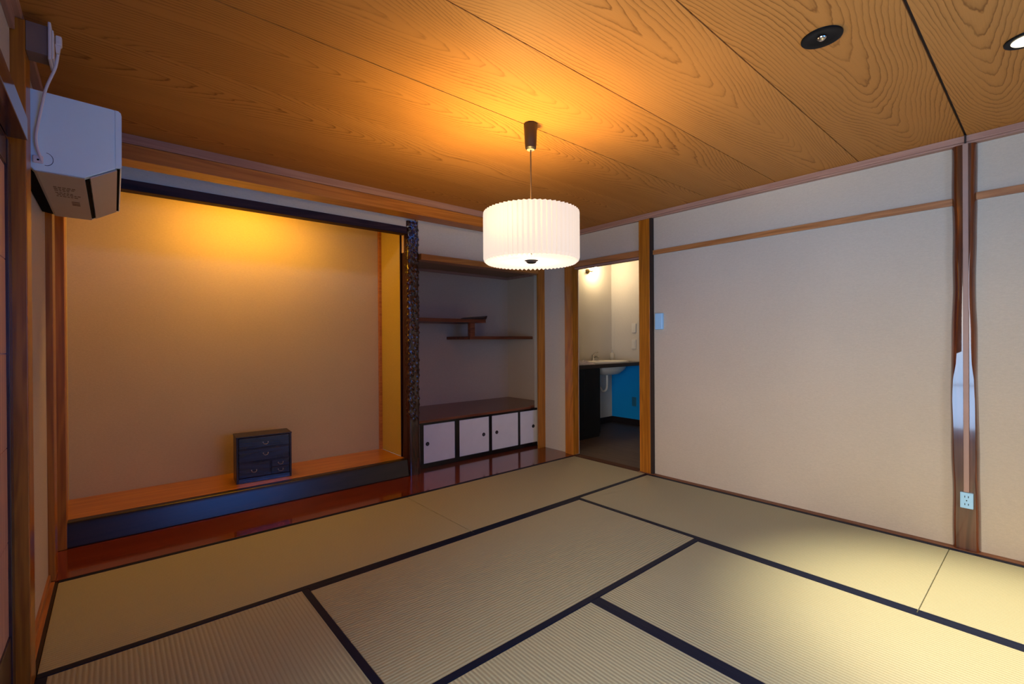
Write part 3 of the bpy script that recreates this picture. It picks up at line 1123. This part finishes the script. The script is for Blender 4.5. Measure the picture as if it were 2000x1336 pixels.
# ------------------------------------------------------------------ staggered shelves
bm = new_bm()
t = thing('staggered_shelf', (3.1, 1.15, 1.15), 'pair of staggered reddish wooden shelves joined by a short post in the niche', 'shelf')
box(bm, 2.2255, 3.300, .930, 1.389, 1.337, 1.372, .002)
obj('upper_board', bm, 'shelf', t)
bm = new_bm()
prism(bm, [(3.258, 1.3725), (3.300, 1.3725), (3.310, 1.382), (3.316, 1.396), (3.322, 1.414), (3.300, 1.408), (3.282, 1.400), (3.266, 1.388)], 'y', .930, 1.388)
obj('turned_up_edge', bm, 'darkshelf', t)
bm = new_bm()
box(bm, 3.088, 3.9995, .930, 1.389, 1.157, 1.189, .002)
obj('lower_board', bm, 'shelf', t)
bm = new_bm()
box(bm, 3.100, 3.158, .934, .990, 1.1895, 1.3365, .004)
obj('short_post', bm, 'shelf', t, smooth=True)

# ------------------------------------------------------------------ washroom beyond the doorway
bm = new_bm()
box(bm, 3.753, 5.65, Y_BATH, 1.05, -.12, -.02)
struct('floor_washroom', bm, 'bath_floor')
bm = new_bm()
box(bm, 4.031, 5.65, 1.0, 1.05, -.0199, 2.5)
struct('wall_washroom_left', bm, 'bath_wall')
bm = new_bm()
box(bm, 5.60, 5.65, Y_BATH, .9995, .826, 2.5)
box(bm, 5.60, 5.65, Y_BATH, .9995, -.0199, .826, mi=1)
struct('wall_washroom_far', bm, ['bath_wall', 'bath_daylight_blue'])
bm = new_bm()
box(bm, 3.761, 5.65, Y_BATH - .06, Y_BATH - .0005, -.02, 2.5)
struct('wall_washroom_right', bm, 'bath_wall')
bm = new_bm()
box(bm, 3.761, 5.65, Y_BATH - .06, 1.05, 2.501, 2.53)
struct('ceiling_washroom', bm, 'bath_wall')
bm = new_bm()
box(bm, 3.7605, 3.775, Y_BATH, -.80, -.0199, 2.5)
box(bm, 3.7605, 3.775, .11, .559, -.0199, 2.5)
box(bm, 3.7605, 3.775, -.7995, .1095, 1.92, 2.5)
struct('wall_washroom_near', bm, 'bath_wall')
bm = new_bm()
box(bm, 4.72, 5.585, .985, .9995, -.0198, .062, .001)
struct('baseboard_washroom_left', bm, 'bath_base')
bm = new_bm()
box(bm, 5.585, 5.5995, -1.74, .9995, -.0198, .062, .001)
struct('baseboard_washroom_far', bm, 'bath_base')

# vanity counter
CT = .850
t = thing('vanity_counter', (4.9, .7, .80), 'dark washbasin counter seen through the doorway, beside the lower wall tinted with blue daylight', 'counter')
bm = new_bm()
sx, sy, rx, ry = 5.10, .695, .355, .215
n = 48
out = [(4.06, .43), (5.599, .43), (5.599, .9995), (4.06, .9995)]
# slab with an elliptical cut-out
ring = [(sx + rx * math.cos(2 * math.pi * i / n), sy + ry * math.sin(2 * math.pi * i / n)) for i in range(n)]


def outer(i):
    a = 2 * math.pi * i / n
    dx, dy = math.cos(a), math.sin(a)
    ks = []
    if dx > 1e-9: ks.append((5.599 - sx) / dx)
    if dx < -1e-9: ks.append((4.06 - sx) / dx)
    if dy > 1e-9: ks.append((.9995 - sy) / dy)
    if dy < -1e-9: ks.append((.43 - sy) / dy)
    k = min(ks)
    return (sx + dx * k, sy + dy * k)


og = [outer(i) for i in range(n)]
# snap nearest samples to the real corners
for cpt in out:
    j = min(range(n), key=lambda i: (og[i][0] - cpt[0]) ** 2 + (og[i][1] - cpt[1]) ** 2)
    og[j] = cpt
it = [bm.verts.new((*p, CT)) for p in ring]
ib = [bm.verts.new((*p, CT - .045)) for p in ring]
ot = [bm.verts.new((*p, CT)) for p in og]
ob = [bm.verts.new((*p, CT - .045)) for p in og]
for i in range(n):
    j = (i + 1) % n
    bm.faces.new((it[i], it[j], ot[j], ot[i]))
    bm.faces.new((ib[i], ob[i], ob[j], ib[j]))
    bm.faces.new((ot[i], ot[j], ob[j], ob[i]))
    bm.faces.new((it[i], ib[i], ib[j], it[j]))
bmesh.ops.recalc_face_normals(bm, faces=bm.faces[:])
obj('worktop', bm, 'counter', t)

t = thing('washbasin', (sx, sy, CT), 'white oval washbasin set into the dark counter in the next room', 'washbasin')
bm = new_bm()
prof = [(1.04, CT + .0005), (1.045, CT + .010), (1.02, CT + .018), (.96, CT + .014), (.90, CT - .01), (.80, CT - .08), (.55, CT - .135), (.1, CT - .15), (.0, CT - .15)]
prof2 = [(.0, CT - .165), (.12, CT - .165), (.58, CT - .15), (.84, CT - .095), (.955, CT - .03), (.985, CT + .0003), (1.04, CT + .0005)]
for pf in (prof, prof2):
    rings = [[bm.verts.new((sx + rx * r * math.cos(2 * math.pi * i / n), sy + ry * r * math.sin(2 * math.pi * i / n), z)) for i in range(n)] for r, z in pf]
    for a, b in zip(rings, rings[1:]):
        for i in range(n):
            bm.faces.new((a[i], a[(i + 1) % n], b[(i + 1) % n], b[i]))
bmesh.ops.remove_doubles(bm, verts=bm.verts[:], dist=1e-5)
bmesh.ops.recalc_face_normals(bm, faces=bm.faces[:])
obj('basin', bm, 'ceramic', t, smooth=True, angle=50)
bm = new_bm()
tube(bm, catmull([(sx, sy, CT - .162), (sx, sy, .60), (sx, sy + .01, .50), (sx - .01, sy + .06, .47), (sx - .01, sy + .12, .52), (sx - .01, sy + .283, .53)], 6), .016, 12)
obj('drain_pipe', bm, 'ceramic', t, smooth=True)

t = thing('faucet', (5.15, .90, CT + .012), 'chrome single-lever faucet behind the washbasin', 'faucet')
fx, fy = 5.16, .972
bm = new_bm()
lathe(bm, [(.026, CT + .0005), (.026, CT + .008), (.021, CT + .012), (.020, CT + .075), (.022, CT + .085), (.016, CT + .095), (.0, CT + .096)], (fx, fy, 0), n=24)
obj('body', bm, 'chrome', t, smooth=True)
bm = new_bm()
tube(bm, catmull([(fx, fy - .012, CT + .055), (fx, fy - .05, CT + .072), (fx, fy - .085, CT + .062), (fx, fy - .092, CT + .048)], 5), .010, 12)
obj('spout', bm, 'chrome', t, smooth=True)
bm = new_bm()
tube(bm, [(fx, fy, CT + .096), (fx + .01, fy - .02, CT + .112), (fx + .045, fy - .05, CT + .128)], [.009, .008, .005], 10)
obj('lever', bm, 'chrome', t, smooth=True)

t = thing('soap_bottle', (5.50, .93, CT), 'cream pump soap bottle on the counter in the corner', 'soap bottle')
bx, by = 5.515, .925
bm = new_bm()
lathe(bm, [(.0, CT + .0005), (.028, CT + .0005), (.031, CT + .006), (.031, CT + .085), (.027, CT + .102), (.013, CT + .112), (.0, CT + .112)], (bx, by, 0), n=24)
obj('bottle', bm, 'soap', t, smooth=True)
bm = new_bm()
lathe(bm, [(.012, CT + .1125), (.012, CT + .126), (.004, CT + .128), (.004, CT + .150), (.010, CT + .151), (.010, CT + .158), (.0, CT + .159)], (bx, by, 0), n=16)
tube(bm, [(bx, by, CT + .154), (bx - .032, by - .02, CT + .151)], .004, 8)
obj('pump', bm, 'plate', t, smooth=True)

bm = new_bm()
tw = random.Random(2)
G = 26
grid = [[None] * G for _ in range(G)]
for i in range(G):
    for j in range(G):
        u, v = i / (G - 1), j / (G - 1)
        edge = min(u, 1 - u, v, 1 - v)
        h = .030 * min(1, edge * 7) + .012 * math.sin(u * 13 + v * 5) * min(1, edge * 6) + .007 * math.sin(v * 21 - u * 7) * min(1, edge * 6)
        grid[i][j] = bm.verts.new((4.33 + .27 * u, .47 + .22 * v + .01 * math.sin(u * 9), CT + .003 + max(0, h)))
for i in range(G - 1):
    for j in range(G - 1):
        bm.faces.new((grid[i][j], grid[i + 1][j], grid[i + 1][j + 1], grid[i][j + 1]))
ext = bmesh.ops.extrude_face_region(bm, geom=bm.faces[:])
for v in [g for g in ext['geom'] if isinstance(g, bmesh.types.BMVert)]:
    v.co.z = CT + .0006
bmesh.ops.recalc_face_normals(bm, faces=bm.faces[:])
tag(obj('hand_towel', bm, 'towel', smooth=True), 'crumpled greyish towel on the left end of the washroom counter', 'towel')

t = thing('vanity_cabinet', (4.4, .7, -.02), 'black cabinet under the left part of the washroom counter', 'cabinet')
bm = new_bm()
box(bm, 4.07, 4.66, .47, .984, -.0195, CT - .046, .002)
obj('carcass', bm, 'cabinet', t)
bm = new_bm()
box(bm, 4.075, 4.366, .453, .4695, .03, CT - .05, .002)
obj('cabinet_door', bm, 'cabinet', t)
bm = new_bm()
box(bm, 4.370, 4.657, .453, .4695, .03, CT - .05, .002)
obj('cabinet_door', bm, 'cabinet', t)

for z_, lab in ((1.303, 'upper white switch plate on the cream wall beyond the doorway'), (1.083, 'lower white switch plate above the washroom counter'), (.300, 'small socket plate low on the daylight-tinted wall part under the counter')):
    t = thing('wall_plate', (5.6, .622, z_), lab, 'switch plate')
    bm = new_bm()
    box(bm, 5.589, 5.5995, .588, .655, z_ - .062, z_ + .062, .003)
    pm = 'daylight_blue_plate' if z_ < .5 else 'plate'
    obj('cover_plate', bm, pm, t)
    bm = new_bm()
    box(bm, 5.5855, 5.5888, .604, .639, z_ - .035, z_ + .035, .001)
    obj('rocker', bm, pm, t)

t = thing('wall_lamp', (5.10, .96, 2.08), 'small bare bulb wall lamp with brass holder above the washbasin', 'lamp')
bm = new_bm()
lathe(bm, [(.0, .9995), (.034, .9995), (.036, .985), (.022, .975), (.012, .955), (.0, .955)], (5.085, 0, 2.070), 'y', 24)
tube(bm, catmull([(5.085, .96, 2.070), (5.09, .93, 2.06), (5.12, .92, 2.075), (5.145, .925, 2.095)], 5), .007, 10)
obj('holder', bm, 'brass', t, smooth=True)
bm = new_bm()
bmesh.ops.create_uvsphere(bm, u_segments=20, v_segments=12, radius=.026, matrix=Matrix.Translation((5.170, .925, 2.105)))
obj('bulb', bm, 'bath_bulb', t, smooth=True)
light('POINT', 'wall_lamp_light', (5.175, .84, 2.10), 5., (1., .76, .42), .04)
